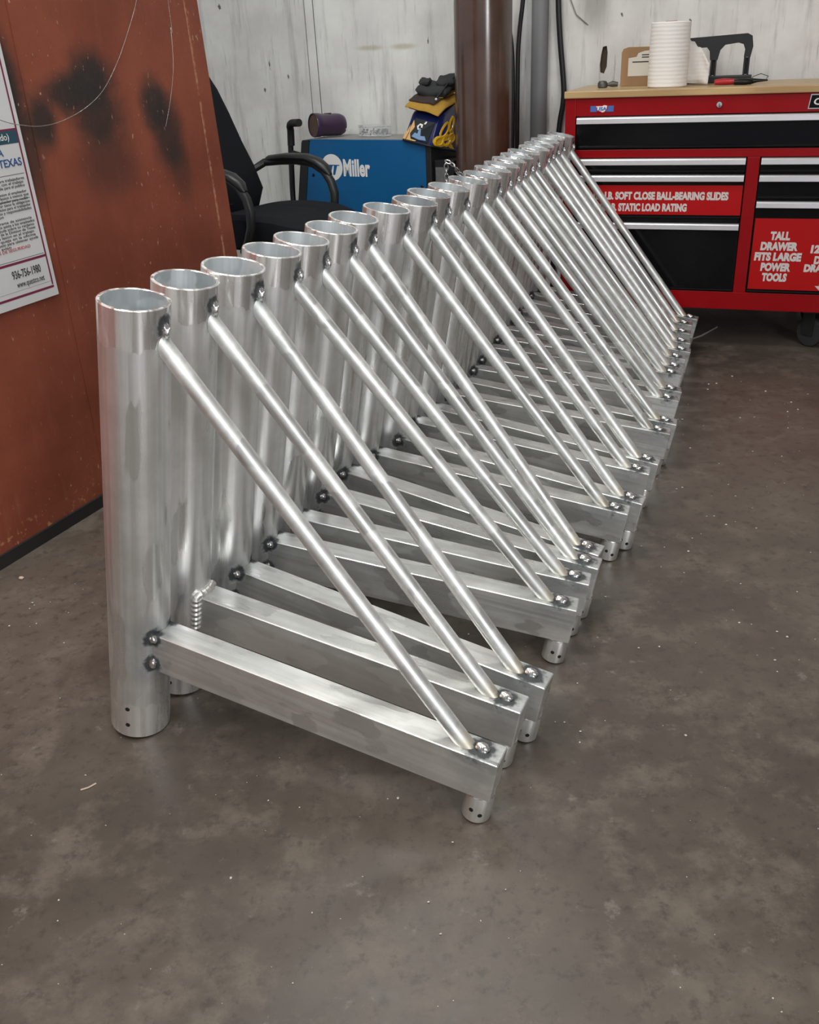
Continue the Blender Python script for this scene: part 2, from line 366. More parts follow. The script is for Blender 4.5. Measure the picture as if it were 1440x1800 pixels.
top0 = sh((R, 0, ZB - .006)); bot0 = sh((XB - .006, 0, A1)); AX = (bot0 - top0).normalized(); DNV = Vector((AX.z, 0, -AX.x))
if DNV.z > 0: DNV = -DNV
AO = top0 + DNV * BR
def make_brace(parent):
    n = 24; r0 = []; r1 = []; m = MB()
    for k in range(n):
        a = 2 * math.pi * k / n; off = DNV * (math.cos(a) * BR) + Vector((0, math.sin(a) * BR, 0)); p = AO + off
        xs = math.sqrt(max(0, R * R - p.y * p.y)) + .0004; t0 = (xs - p.x) / AX.x
        zs = A1 + .0003; t1 = (zs + SH * p.x - p.z) / (AX.z - SH * AX.x)
        r0.append(p + AX * t0); r1.append(p + AX * t1)
    mid = [[r0[k].lerp(r1[k], f) for k in range(n)] for f in (.25, .5, .75)]
    m.rings([r0] + mid + [r1])
    return m.build('brace_bar', M_brace, parent)
def make_foot(parent):
    m = MB(); zt = A1 - HA + SH * XF - .0005; zb = A1 - HA - FZ + SH * XF
    MM = Matrix.Translation((XF, 0, 0))
    m.lathe([(RF - .001, zb), (RF, zb + .001), (RF, zt - .006), (RF - .001, zt - .004), (RF - .002, zt), (RF - .006, zt), (RF - .006, zb + .001), (RF - .005, zb)], 32, MM, True)
    f = m.build('foot', M_foot, parent)
    MB().torus(RF - .003, .0032, 30, 8, Matrix.Translation((XF, 0, zt - .0035)), jit=.5).build('weld_ring', M_weld, f)
    for a in (-100, -62):
        hole_at(f, (XF, 0, zb + .027 if a == -100 else zb + .019), RF, math.radians(a), .0040)
    return f
def hole_at(parent, c, r, a, hr, name='drilled_hole'):
    X = Vector((math.cos(a), math.sin(a), 0)); Mx = Matrix.Translation(Vector(c) + X * (r + .0002)) @ X.to_track_quat('Z', 'Y').to_matrix().to_4x4()
    MB().lathe([(hr * .98, -.004), (hr, .0003), (hr * .3, .0004), (.0002, .0004)], 14, Mx).build(name, M_dark, parent)
def tack(parent, p, r, scale=(1, 1, 1), name='tack_weld', sub=3):
    m = MB(); m.blob(p, r, sub, .22, scale)
    for k in range(3):
        q = Vector(p) + Vector((random.uniform(-1, 1), random.uniform(-1, 0), random.uniform(-1, 1))) * r * .5
        m.blob(q, r * .55, 2, .3, scale)
    return m.build(name, M_weld, parent)

poses = [(-.561, 1.546, -.427), (-.507, 1.68, -.425), (-.436, 1.782, -.476), (-.395, 1.89, -.262), (-.347, 2.001, -.273), (-.288, 2.138, -.371), (-.238, 2.276, -.481),
         (-.173, 2.374, -.33), (-.099, 2.486, -.413), (-.065, 2.601, -.317), (-.003, 2.716, -.391), (.05, 2.824, -.234), (.103, 2.946, -.3), (.142, 3.059, -.169), (.1825, 3.1775, -.212),
         (.219, 3.295, -.136), (.259, 3.414, -.199), (.299, 3.541, -.226), (.356, 3.679, -.296), (.392, 3.803, -.311), (.438, 3.958, -.343), (.48, 4.08, -.341), (.5385, 4.190, -.376)]
ORD = ['first', 'second', 'third', 'fourth', 'fifth', 'sixth', 'seventh', 'eighth', 'ninth', 'tenth', 'eleventh', 'twelfth', 'thirteenth', 'fourteenth', 'fifteenth', 'sixteenth',
       'seventeenth', 'eighteenth', 'nineteenth', 'twentieth', 'twenty-first', 'twenty-second', 'twenty-third']
GRP = 'welded aluminium frames standing in a row'
def frame_label(i):
    if i == 0: return 'welded aluminium triangular frame at the near end of the row, two tack welds showing'
    if i == 1: return 'second aluminium frame from the near end, arm joined by a full rippled weld bead'
    if i == 22: return 'last aluminium frame of the row, beside the red tool cabinet'
    return '%s aluminium frame counted from the near end of the long row' % ORD[i]
ZOFF = R * math.sin(TILT) + .0006
def place_frame(o, i):
    x, y, yaw = poses[i]; o.matrix_world = Matrix.Translation((x, y, ZOFF)) @ Matrix.Rotation(yaw, 4, 'Z') @ Matrix.Rotation(TILT, 4, 'Y')
def tree_copy(src, parent=None):
    c = src.copy(); COL.objects.link(c); c.parent = parent
    for ch in [q for q in bpy.data.objects if q.parent == src]: tree_copy(ch, c)
    return c
f0 = thing('support_frame', (0, 0, 0), frame_label(0), 'frame', GRP)
pp = make_pipe(f0)
for z in (.031, .071): hole_at(pp, (0, 0, z), R, math.radians(-78), .0046)
make_arm(f0); make_brace(f0); make_foot(f0)
tack(f0, fac[0], .0088); tack(f0, pb, .0102, (.8, .8, 1.4)); tack(f0, pe + Vector((.002, 0, 0)), .0098, (1.3, .9, .8))
low = tack(f0, fac[1], .0088, (.9, 1, 1.25))
for q in far_: tack(f0, q, .004, sub=2)
place_frame(f0, 0)
frames = [f0]
for i in range(1, 23):
    c = tree_copy(f0); c['label'] = frame_label(i); place_frame(c, i); frames.append(c)
# the second frame carries a finished bead instead of tacks
f1 = frames[1]
for ch in [q for q in bpy.data.objects if q.parent == f1 and q.name.startswith('tack_weld')]:
    if (ch.data.vertices[0].co - fac[0]).length < .03 or (ch.data.vertices[0].co - fac[1]).length < .03: bpy.data.objects.remove(ch)
m = MB(); path = []
for k in range(22): path.append(sh((math.sqrt(R * R - WA * WA / 4) + .002, -WA / 2 - .001, A1 - HA + .004 + (HA - .006) * k / 21)))
for k in range(1, 16):
    y = -WA / 2 + WA * k / 15; path.append(sh((math.sqrt(R * R - y * y) + .002, y, A1 + .001)))
m.tube(path, [.0086 + .0012 * (k % 3) for k in range(len(path))], 10)
m.blob(sh((math.sqrt(R * R - WA * WA / 4) + .002, -WA / 2 - .001, A1 - .001)), .0085, 2, .25)
m.build('weld_bead', M_bead, f1)
for ch in [q for q in bpy.data.objects if q.parent == f1 and q.name.split('.')[0] in ('upright_pipe', 'arm_tube')]:
    ch.data = ch.data.copy(); ch.data.materials[0] = M_pipe2 if ch.name.startswith('upright') else M_arm2
bpy.context.view_layer.update()

# ------------------------------------------------------------------ red tool cabinet; local x along its front, y into it
M_tred = plain('red enamel', (.27, .0004, .003), .34, 0, .04, 6, 0, .25); M_tblk = plain('black gloss enamel', (.004, .004, .005), .17, 0, .1, 9, 0, .2)
M_tin = plain('cabinet recess black', (.004, .004, .004), .8); M_alh = plain('anodised drawer pull', (.66, .65, .67), .42, .7, .05, 3)
M_stk = plain('red sticker vinyl', (.42, .002, .003), .42, 0, .03, 4, 0, .25); M_wht = plain('white print', (.78, .76, .74), .5, 0, .03); M_grey = plain('light grey print', (.62, .58, .56), .5, 0, .03)
M_chrome = plain('chrome', (.8, .8, .8), .12, 1.0, .05); M_blu = plain('blue print', (.06, .14, .42), .4, 0, .03)
tb = thing('tool_cabinet', (.711, 4.188, 0), 'red rolling tool cabinet with black drawers and a wooden top', 'cabinet', rz=PSI)
TW, TD = 1.30, .55
m = MB(); m.box((.004, .03, .170), (TW - .004, TD, .996)); m.build('carcass', M_tred, tb)
MB().box((.03, .022, .20), (TW - .03, .0305, .985)).build('recess', M_tin, tb)
m = MB()
m.box((0, 0, .165), (.044, .03, 1.0), .003); m.box((TW - .044, 0, .165), (TW, .03, 1.0), .003)
m.box((.044, .001, .932), (TW - .044, .03, 1.0), .002); m.box((.044, .002, .772), (TW - .044, .03, .803), .002)
m.box((.044, .001, .165), (TW - .044, .03, .238), .002); m.box((.7285, .001, .238), (.777, .03, .772), .002)
m.build('front_frame', M_tred, tb)
MB().box((-.004, -.012, 1.0), (TW + .004, .56, 1.027), .004).build('wooden_top', M_wood, tb)
drawers = [(.048, TW - .048, .807, .929), (.048, .7255, .714, .770), (.048, .7255, .534, .706), (.048, .7255, .241, .517), (.780, TW - .048, .714, .770), (.780, TW - .048, .614, .706), (.780, TW - .048, .241, .606)]
DR = []
for x0, x1, z0, z1 in drawers:
    d = MB().box((x0, .004, z0), (x1, .024, z1), .002).build('drawer', M_tblk, tb); DR.append(d)
    prof = [(.004, z1 - .001), (-.010, z1 - .003), (-.014, z1 - .008), (-.015, z1 - .025), (-.011, z1 - .027), (-.009, z1 - .012), (.004, z1 - .010)]
    a = [Vector((x0 + .002, y, z)) for y, z in prof]; b = [Vector((x1 - .002, y, z)) for y, z in prof]
    MB().rings([a, b], True, True, True, False).build('drawer_pull', M_alh, d)
    m = MB(); prof = [(.004, z0 + .011), (-.003, z0 + .009), (-.004, z0 + .003), (.004, z0 + .001)]
    m.rings([[Vector((x0 + .003, y, z)) for y, z in prof], [Vector((x1 - .003, y, z)) for y, z in prof]], True, True, True, False).build('drawer_lip', M_tblk, d)
X3, U3 = (1, 0, 0), (0, 0, 1)
s = MB().box((.060, .0015, .548), (.7235, .0045, .664)).build('sticker', M_stk, DR[2])
def ttext(body, size, u, z, width, par, mat=M_grey, align='LEFT', y=.0012, bold=.0022, shear=0.0, xs0=.8):
    q = text(body, size, mat, par, (0, 0, 0), X3, U3, 1.0, bold, .0004, 'LEFT', 'lettering', shear)
    xs = [v.co.x for v in q.data.vertices]; w = max(xs) - min(xs); k = width / w; x0 = min(xs)
    for v in q.data.vertices: v.co.x = u + (v.co.x - x0) * k - (width / 2 if align == 'CENTER' else 0); v.co.y += y; v.co.z += z
    return q
ttext('100 LB. SOFT CLOSE BALL-BEARING SLIDES', .040, .130, .609, .542, s); ttext('1,000 LB. STATIC LOAD RATING', .040, .130, .563, .383, s)
s = MB().box((.785, .0015, .254), (TW - .052, .0045, .538)).build('sticker', M_stk, DR[6])
for k, (tx, w) in enumerate((('TALL', .075), ('DRAWER', .142), ('FITS LARGE', .181), ('POWER', .115), ('TOOLS', .096))):
    ttext(tx, .042, .8875 - .004 * (k > 2), .456 - .0415 * k, w, s, align='CENTER', shear=.06, bold=.0026)
ttext('12 IN.', .040, 1.008, .407, .095, s, shear=.06, bold=.0026); ttext('DEEP', .040, 1.026, .364, .075, s, shear=.06, bold=.0026); ttext('DRAWER', .038, .992, .332, .142, s, shear=.06, bold=.0026)
MB().prism([(1.062, .312), (1.085, .312), (1.084, .274), (1.098, .274), (1.070, .248), (1.043, .274), (1.058, .274)], .0006, .0012).build('arrow_mark', M_grey, s)
MB().lathe([(.0125, 0), (.0125, .006), (.010, .009), (.004, .0095)], 24, Matrix.Translation((.603, .001, .965)) @ Matrix.Rotation(math.pi / 2, 4, 'X')).build('lock', M_chrome, tb)
MB().box((.602, -.0095, .957), (.6045, -.0085, .969)).build('key_slot', M_dark, tb)
bp = MB().prism([(.926, .942), (1.20, .942), (1.20, .994), (.932, .994)], -.004, .002).build('name_plate', M_chrome, tb)
MB().prism([(.9295, .9455), (1.197, .9455), (1.197, .9905), (.9352, .9905)], -.0046, -.0036).build('plate_face', M_tblk, bp)
ttext('CRAFTSMAN', .033, .945, .957, .235, bp, M_wht, y=-.0052, bold=.0006, shear=.12)
us = MB().box((.103, -.0008, .948), (.196, .0012, .970)).build('badge', M_blu, tb)
MB().prism([(.122, .972), (.150, .972), (.158, .977), (.174, .972), (.171, .955), (.166, .950), (.160, .945), (.150, .942), (.142, .947), (.128, .948)], -.0014, -.0007).build('map_outline', M_stk, us)
MB().prism([(.125, .969), (.150, .969), (.158, .973), (.170, .970), (.167, .956), (.159, .948), (.151, .946), (.142, .951), (.130, .952)], -.002, -.0013).build('map_field', M_wht, us)
ttext('USA', .018, .127, .953, .042, us, M_blu, y=-.0024, bold=.0006)
for u in (.10, 1.06):
    for v in (.09, .54):
        CM = Matrix.Translation((u, v, 0)) @ Matrix.Rotation(.95 if v < .2 else .2, 4, 'Z') @ Matrix.Translation((-u, -v, 0))
        c = MB(); c.box((u - .045, v - .04, .150), (u + .045, v + .04, .170)); c.box((u - .024, v - .02, .05), (u - .018, v + .03, .151), 0, CM); c.box((u + .018, v - .02, .05), (u + .024, v + .03, .151), 0, CM)
        c = c.build('caster', M_black, tb)
        MB().lathe([(.02, -.016), (.056, -.016), (.060, -.010), (.060, .010), (.056, .016), (.02, .016)], 28, CM @ Matrix.Translation((u, v, .0602)) @ Matrix.Rotation(math.pi / 2, 4, 'Y')).build('wheel', plain('caster wheel grey', (.03, .03, .032), .5), c)
WM = Matrix.Translation((.711, 4.188, 0)) @ Matrix.Rotation(PSI, 4, 'Z')
def on_top(name, u, v, label, cat, rz=0.0, z=1.0272):
    p = WM @ Vector((u, v, z)); return thing(name, p, label, cat, None, PSI + rz)

# things on the cabinet
t = NT('paper towel'); co = t.obj(); wv = t.N('ShaderNodeTexWave', wave_type='BANDS', bands_direction='Z'); t.L(co, wv.inputs[0]); wv.inputs['Scale'].default_value = 22; wv.inputs['Distortion'].default_value = 1.2
t.set(col=t.mix(t.noise(co, 8), (.80, .76, .72), (.86, .83, .79)), rough=.9, spec=.2); t.bump(wv.outputs['Fac'], .22, .003); M_pap = t.m
M_core = plain('cardboard core', (.36, .25, .14), .8)
pt = on_top('paper_towel_roll', 0.387, 0.13, 'tall white paper towel roll standing on the wooden top', 'paper towel')
m = MB(); n = 56; rr = []
for r_, z_ in ((.073, .0), (.0775, .004), (.0785, .08), (.078, .12), (.0775, .18), (.077, .232), (.073, .236)):
    rr.append([Vector((r_ * (1 + .006 * math.sin(5 * a + z_ * 20)) * math.cos(a), r_ * (1 + .006 * math.sin(5 * a + z_ * 20)) * math.sin(a), z_)) for a in [2 * math.pi * k / n for k in range(n)]])
m.rings(rr, True, True, False); m.rings([rr[-1], [Vector((.022 * math.cos(2 * math.pi * k / n), .022 * math.sin(2 * math.pi * k / n), .2355)) for k in range(n)]], True, False, False, False)
m.build('roll', M_pap, pt)
MB().lathe([(.020, .002), (.022, .002), (.022, .239), (.020, .239)], 28, None, True).build('core_tube', M_core, pt)
m = MB(); g = []
for k in range(9):
    a = k / 8; x = .050 + .105 * a; y = .063 + .02 * math.sin(a * 2.5); zt = .185 - .085 * a + (.008 if k % 2 else 0) - (.02 if k > 6 else 0); zb = .002 + .01 * (1 - a)
    g.append([Vector((x, y - .006 * math.sin(j * 1.3 + k), zb + (zt - zb) * j / 6)) for j in range(7)])
for k in range(8):
    for j in range(6): m.add([g[k][j], g[k + 1][j], g[k + 1][j + 1], g[k][j + 1]], [(0, 1, 2, 3)], True)
lf = m.build('loose_sheet', M_pap, pt); sd = lf.modifiers.new('thickness', 'SOLIDIFY'); sd.thickness = .001
M_cardb = plain('brown cardboard', (.34, .20, .10), .75, 0, .1, 12); M_lab = plain('paper label', (.72, .69, .62), .7, 0, .04)
cb = on_top('cardboard_folder', 0.287, 0.34, 'brown cardboard sleeve with white label behind the paper towels', 'box')
m = MB(); poly = [(-.115, 0), (.115, 0), (.115, .148), (-.088, .150), (-.108, .144), (-.115, .130)]
LN = Matrix.Translation((0, 0, .0006)) @ Matrix.Rotation(math.radians(0), 4, 'X')
m.prism(poly, 0, .035, LN); m.build('sleeve', M_cardb, cb)
lb = MB().prism([(-.085, .038), (.10, .038), (.10, .136), (.02, .136), (-.02, .134), (-.045, .126), (-.052, .112), (-.085, .108)], -.0012, -.0002, LN).build('label_sheet', M_lab, cb)
M_ink = plain('black ink', (.03, .03, .03), .6, 0, .05)
for k in range(2): MB().box((-.03, -.0016, .117 - .009 * k), (.06, -.0011, .121 - .009 * k), 0, LN).build('printed_line', M_ink, lb)
MB().box((-.068, -.0016, .090), (.02, -.0011, .0945), 0, LN).build('printed_line', M_ink, lb)
M_pun = plain('black stamped steel', (.022, .023, .025), .42, .3, .1, 20)
hp = on_top('hole_punch', 0.581, 0.40, 'black long-arm hole punch with two legs beside the paper towels', 'hole punch')
m = MB(); m.box((-.15, -.03, 0), (.125, .03, .028), .004); m.build('base', M_pun, hp)
arch = [(-.15, .174), (.093, .184), (.112, .174), (.119, .135), (.112, .095), (.086, .095), (.088, .125), (.080, .144), (.060, .150), (.008, .144), (-.010, .125), (-.018, .088), (-.048, .088), (-.052, .122), (-.064, .137), (-.15, .134)]
m = MB().prism(arch, -.016, .016); m.build('handle_plate', M_pun, hp)
for x in (-.033, .099):
    m = MB(); m.box((x - .012, -.012, .028), (x - .005, .012, .096)); m.box((x + .005, -.012, .028), (x + .012, .012, .096)); m.tube([(x, 0, .03), (x, 0, .094)], .005, 10); m.build('punch_post', M_pun, hp)
M_rg = plain('red grip', (.42, .012, .018), .4); M_bst = plain('black oxide steel', (.02, .02, .02), .35, .7)
pl = on_top('pliers', 0.657, 0.14, 'red and black handled pliers lying on the wooden top', 'pliers', math.radians(4))
MB().tube([(-.085, .012, .012), (-.05, .02, .013), (-.01, .012, .012), (.012, .004, .012)], [.010, .0125, .0105, .008], 12).build('grip', M_rg, pl)
MB().tube([(-.012, -.012, .011), (.03, -.018, .012), (.055, -.008, .012)], [.010, .0115, .008], 12).build('grip', M_bst, pl)
MB().tube([(.01, .004, .012), (.05, .002, .012), (.075, .003, .014), (.115, .004, .014)], [.010, .012, .007, .003], 10).build('jaw', M_bst, pl)
ft = on_top('pipe_fitting', 0.130, 0.24, 'small grey metal fitting at the left end of the wooden top', 'fitting')
M_gm = plain('grey cast metal', (.10, .095, .09), .5, .6)
m = MB(); m.lathe([(.013, 0), (.020, .002), (.021, .018), (.015, .026), (.006, .028)], 18, Matrix.Translation((-.018, 0, 0))); m.build('body', M_gm, ft)
MB().tube([(.002, 0, .012), (.022, .004, .014), (.045, .006, .012)], [.006, .012, .009], 12).build('stem', M_gm, ft)
wr = on_top('wire_loop', 0.702, 0.40, 'thin bent black wire loop lying behind the pliers', 'wire')
MB().tube([(.0, 0, .003), (.01, .0, .02), (.04, .01, .03), (.07, .0, .02), (.06, -.01, .004), (.02, -.01, .003)], .0016, 6).build('loop', M_bst, wr)

# cable lying under the cabinet
M_cab = plain('grey cable sheath', (.30, .28, .27), .5)
o = MB().tube([(1.05, 3.90, .004), (1.14, 3.99, .004), (1.24, 4.04, .004), (1.34, 4.12, .004), (1.45, 4.25, .004)], .004, 8).build('floor_cable', M_cab); tag(o, 'thin grey cable on the floor under the tool cabinet', 'cable')

# ------------------------------------------------------------------ gas cylinder, cart, welder
t = NT('brown cylinder paint'); co = t.obj(); st = t.noise(co, 1.0, 5, .6, (40, 40, 5)); cl = t.noise(co, 6)
col = t.mix(t.ramp(cl, .3, .7), (.055, .026, .018), (.085, .042, .030)); col = t.mix(t.ramp(st, .62, .72, 0, .5), col, (.16, .12, .10))
t.set(col=col, rough=t.ramp(st, .3, .7, .17, .24), spec=.9); M_cyl = t.m
CX, CY, CR = .405, 4.52, .124
gc = thing('gas_cylinder', (CX, CY, .0), 'tall brown gas cylinder chained to the back of the welder cart', 'gas cylinder')
gprof = [(CR - .015, .135), (CR, .15), (CR, .4), (CR, .8), (CR, 1.2), (CR, 1.38)] + [(CR * math.cos(a), 1.38 + CR * 1.1 * math.sin(a)) for a in (.3, .6, .9, 1.15, 1.3)]
MB().lathe(gprof, 64).build('shell', M_cyl, gc)
MB().lathe([(.036, 1.505), (.040, 1.51), (.040, 1.60), (.034, 1.66), (.015, 1.68)], 28).build('valve_cap', M_cyl, gc)
WY = math.radians(-30)
ca = thing('welder_cart', (-.406, 4.927, 0), 'black wheeled welder cart carrying the blue welder and gas cylinder', 'cart', rz=WY)
M_cart = plain('black cart steel', (.010, .010, .011), .45, 0, .1, 25)
CI = (Matrix.Translation((-.406, 4.927, 0)) @ Matrix.Rotation(WY, 4, 'Z')).inverted()
cyl_l = CI @ Vector((CX, CY, 0))
m = MB(); m.box((-.05, .0, .115), (cyl_l.x + .13, .32, .134), .003); m.build('deck', M_cart, ca)
m = MB(); m.box((-.02, .01, .134), (.02, .05, .395)); m.box((-.02, .28, .134), (.02, .32, .395)); m.box((.60, .01, .134), (.64, .05, .395)); m.box((.60, .28, .134), (.64, .32, .395)); m.box((-.03, .0, .395), (.655, .33, .41)); m.build('shelf_frame', M_cart, ca)
m = MB(); m.box((.672, .02, .134), (.772, .045, .745), .002); m.box((.672, .045, .725), (.765, .20, .745), .002); m.build('cylinder_bracket', M_cart, ca)
MB().box((.678, .018, .58), (.735, .0205, .715)).build('data_plate', plain('dull aluminium plate', (.22, .22, .22), .5, .6, .3, 60), ca)
for x, y in ((.0, .02), (.0, .31), (cyl_l.x, .0), (cyl_l.x, .33)):
    MB().lathe([(.02, -.014), (.05, -.014), (.0555, -.008), (.0555, .008), (.05, .014), (.02, .014)], 24, Matrix.Translation((x, y, .0562)) @ Matrix.Rotation(math.pi / 2, 4, 'X')).build('wheel', M_black, ca)
hx, hy = -.160, .06
m = MB(); pts = [(hx + .15, hy, .50), (hx + .02, hy, .505), (hx - .012, hy, .53), (hx - .010, hy, .60), (hx + .005, hy, .84), (hx + .010, hy, .872)] + [(hx + .045 - .035 * math.cos(a), hy - .02 * math.sin(a), .875 + .03 * math.sin(a)) for a in (.4, .8, 1.2, 1.57)] + [(hx + .10, hy - .05, .908)]
m.tube(pts, .014, 12); m.tube([(hx, hy, .77), (hx + .125, hy + .01, .74)], .011, 10); m.build('push_handle', M_cart, ca)
MB().tube([(hx + .006, hy, .80), (hx + .011, hy, .872)] + [(hx + .045 - .034 * math.cos(a), hy - .02 * math.sin(a), .875 + .031 * math.sin(a)) for a in (.4, .8, 1.2, 1.57)] + [(hx + .102, hy - .052, .909)], .018, 12).build('hand_grip', M_black, ca)

t = NT('blue powder coat'); n = t.noise(t.obj(), 12); t.set(col=t.mix(n, (.003, .088, .24), (.005, .105, .275)), rough=.42, spec=.4); t.bump(t.noise(t.obj(), 700, 2), .05, .0005); M_wblu = t.m
M_wgry = plain('dusty grey lid', (.30, .285, .27), .6, 0, .15, 14); M_wblk = plain('black moulded plastic', (.012, .012, .013), .5)
we = thing('welding_machine', (-.406, 4.927, .4105), 'blue welding power source with white logo on its side', 'welder', rz=WY)
wz = .418
m = MB(); m.prism([(-.062, 0), (.638, 0), (.638, wz), (.0, wz)], .006, .30); m.build('case', M_wblk, we)
m = MB(); m.prism([(-.070, .004), (.638, .004), (.638, wz - .006), (.632, wz), (.010, wz), (.0, wz - .006)], 0, .0055); m.prism([(.0, wz - .001), (.638, wz - .001), (.638, wz + .004), (.0, wz + .004)], .0, .03); m.build('side_cover', M_wblu, we)
m = MB(); m.prism([(-.005, wz + .0005), (.640, wz + .0005), (.640, wz + .0045), (-.005, wz + .0045)], .0305, .31); m.build('lid', M_wgry, we)
m = MB(); m.prism([(-.118, .0), (-.0705, .0), (-.001, wz - .006), (-.002, wz + .003), (-.040, wz + .002), (-.046, wz - .01)], -.004, .30); m.build('front_bezel', M_wblk, we)
MB().box((.6385, -.003, 0), (.668, .30, wz - .002), .004).build('rear_panel', M_wblk, we)
def wl_pt(x, z): return (x, -.0006, z)
cx_, cz_ = .120, .297; RW = .061
lg = MB().lathe([(RW, -.0004), (RW, .0006), (.001, .0006)], 48, Matrix.Translation((cx_, 0, cz_)) @ Matrix.Rotation(math.pi / 2, 4, 'X')).build('logo_disc', M_wht, we)
for k in range(3):
    xa = cx_ - .048 + .026 * k
    MB().prism([(xa + .010, cz_ + .012), (xa + .028, cz_ + .012), (xa + .012, cz_ - .034), (xa - .006 + .006 * (k > 0), cz_ - .034 + .006 * (k < 1))], -.0012, -.0007).build('logo_stroke', M_wblu, lg)
MB().box((cx_ - .054, -.0012, cz_ + .008), (cx_ + .044, -.0007, cz_ + .0125)).build('logo_stroke', M_wblu, lg)
q = text('Miller', .105, M_wht, we, (0, 0, 0), X3, U3, 1, .0035, .0005)
xs = [v.co.x for v in q.data.vertices]; k = .150 / (max(xs) - min(xs)); x0 = min(xs)
for v in q.data.vertices: v.co.x = .186 + (v.co.x - x0) * k; v.co.y += -.0006; v.co.z += cz_ - .036
for x, z in ((.615, .22), (.008, .26), (.615, .03)):
    MB().lathe([(.007, 0), (.007, .003), (.003, .005)], 12, Matrix.Translation((x, 0, z)) @ Matrix.Rotation(math.pi / 2, 4, 'X')).build('screw', M_bst, we)
# chain
M_gal = plain('galvanised chain', (.62, .62, .60), .3, 1.0, .2, 90)
ch = thing('chain', (.27, 4.47, .74), 'bright galvanised chain holding the brown gas cylinder', 'chain')
def chain(pts, L=.030, r=.0030):
    pts = [Vector(p) for p in pts]; seg = []; 
    for a, b in zip(pts, pts[1:]):
        nn = max(1, round((b - a).length / .021))
        seg += [(a.lerp(b, k / nn), a.lerp(b, (k + 1) / nn)) for k in range(nn)]
    for k, (a, b) in enumerate(seg):
        c = (a + b) / 2; d = (b - a).normalized(); qt = d.to_track_quat('X', 'Z').to_matrix().to_4x4() @ Matrix.Rotation(math.pi / 2 * (k % 2) + .5, 4, 'X')
        MB().torus(.0105, r, 16, 8, Matrix.Translation(c - Vector(ch.location)) @ qt, 1.45, .85).build('chain_link', M_gal, ch)
e = CR + .017
chain([(.232, 4.465, .755), (.268, 4.44, .735)] + [(CX - e * math.cos(a), CY - e * math.sin(a), .728 - .045 * min(1, a / 1.0)) for a in (.55, .8, 1.05, 1.3, 1.55, 1.8)])
chain([(.232, 4.458, .74), (.233, 4.456, .63)])

# ------------------------------------------------------------------ on the welder
M_pur = plain('purple enamel', (.045, .018, .055), .35, 0, .15, 14, .2); M_rust = plain('rusty inside', (.12, .075, .05), .8, 0, .25, 20)
cu = thing('purple_canister', (-.315, 5.03, .890), 'purple open-ended metal canister lying on the welder', 'canister')
AX2 = Vector((1, .62, -.05)).normalized(); MM = AX2.to_track_quat('Z', 'Y').to_matrix().to_4x4()
m = MB(); m.lathe([(.052, -.085), (.0535, -.084), (.054, -.05), (.0515, -.045), (.0515, .045), (.050, .062), (.043, .080), (.034, .086), (.001, .087)], 40, MM); 
sh_ = MB().lathe([(.0535, -.0855), (.055, -.083), (.0545, -.052), (.0515, -.048), (.0515, .045), (.050, .062), (.043, .080), (.034, .086), (.001, .087), (.001, .080), (.040, .074), (.048, .05), (.0485, -.082)], 40, MM, True).build('shell', M_pur, cu)
MB().lathe([(.0478, -.080), (.0478, .045), (.038, .070), (.001, .073)], 36, MM, False).build('lining', M_rust, cu)
MB().box((-.018, -.004, -.0015), (.018, .004, .0015), .001, Matrix.Translation((0, 0, .052))).build('slot', M_dark, cu)
MB().torus(.014, .004, 18, 8, MM @ Matrix.Translation((.02, 0, .083)) @ Matrix.Rotation(math.pi / 2, 4, 'X')).build('ring', M_bst, cu)
MB().tube([(.085, -.03, -.02), (.10, -.04, -.03), (.115, -.04, -.022)], .002, 6).build('wire_tail', M_gal, cu)
t = NT('clear plastic'); t.set(col=(.92, .93, .95), rough=.12, trans=.9, ior=1.2); M_clr = t.m
pc = thing('parts_case', (-.085, 4.95, .8345), 'small clear plastic case of parts on the blue welder', 'case', rz=WY)
m = MB(); m.box((-.075, -.03, .0005), (.075, .03, .044), .004); m.build('case_body', M_clr, pc)
m = MB(); m.box((-.078, -.033, .0445), (.078, .033, .051), .002); m.build('case_lid', M_clr, pc)
M_sil = plain('silver hardware', (.5, .5, .52), .35, .7, .3, 60)
m = MB()
for k in range(60): m.blob((random.uniform(-.068, .068), random.uniform(-.024, .024), random.uniform(.007, .032)), random.uniform(.003, .006), 1, .4)
o = m.build('small_hardware', M_sil, pc); o['kind'] = 'stuff'
# welding helmet: a shell seen corner-on, lens window on the left-hand face, yellow flames on the right-hand face
M_hb = plain('dark blue helmet gloss', (.008, .014, .075), .14, 0, .12, 10, .6); M_lens = plain('dark lens', (.015, .018, .02), .3, 0, .1, 5, 0, .3)
M_yel = plain('yellow flame print', (.62, .34, .012), .25, 0, .12, 20, .4); M_org = plain('pale orange flame print', (.66, .38, .16), .25, 0, .1, 20, .4); M_ice = plain('pale blue reflection', (.20, .32, .52), .2, 0, .2, 20, .4)
he = thing('welding_helmet', (.185, 4.70, .8345), 'glossy blue welding helmet with yellow flames on the welder corner', 'helmet')
Lb, Fb, Rb, Bb = Vector((.037, 4.655, .834)), Vector((.169, 4.572, .806)), Vector((.335, 4.74, .755)), Vector((.20, 4.815, .838))
Lt, Ft, Rt, Bt = Vector((.088, 4.715, .940)), Vector((.215, 4.655, .914)), Vector((.325, 4.765, .990)), Vector((.20, 4.815, 1.000))
HO = Vector(he.location)
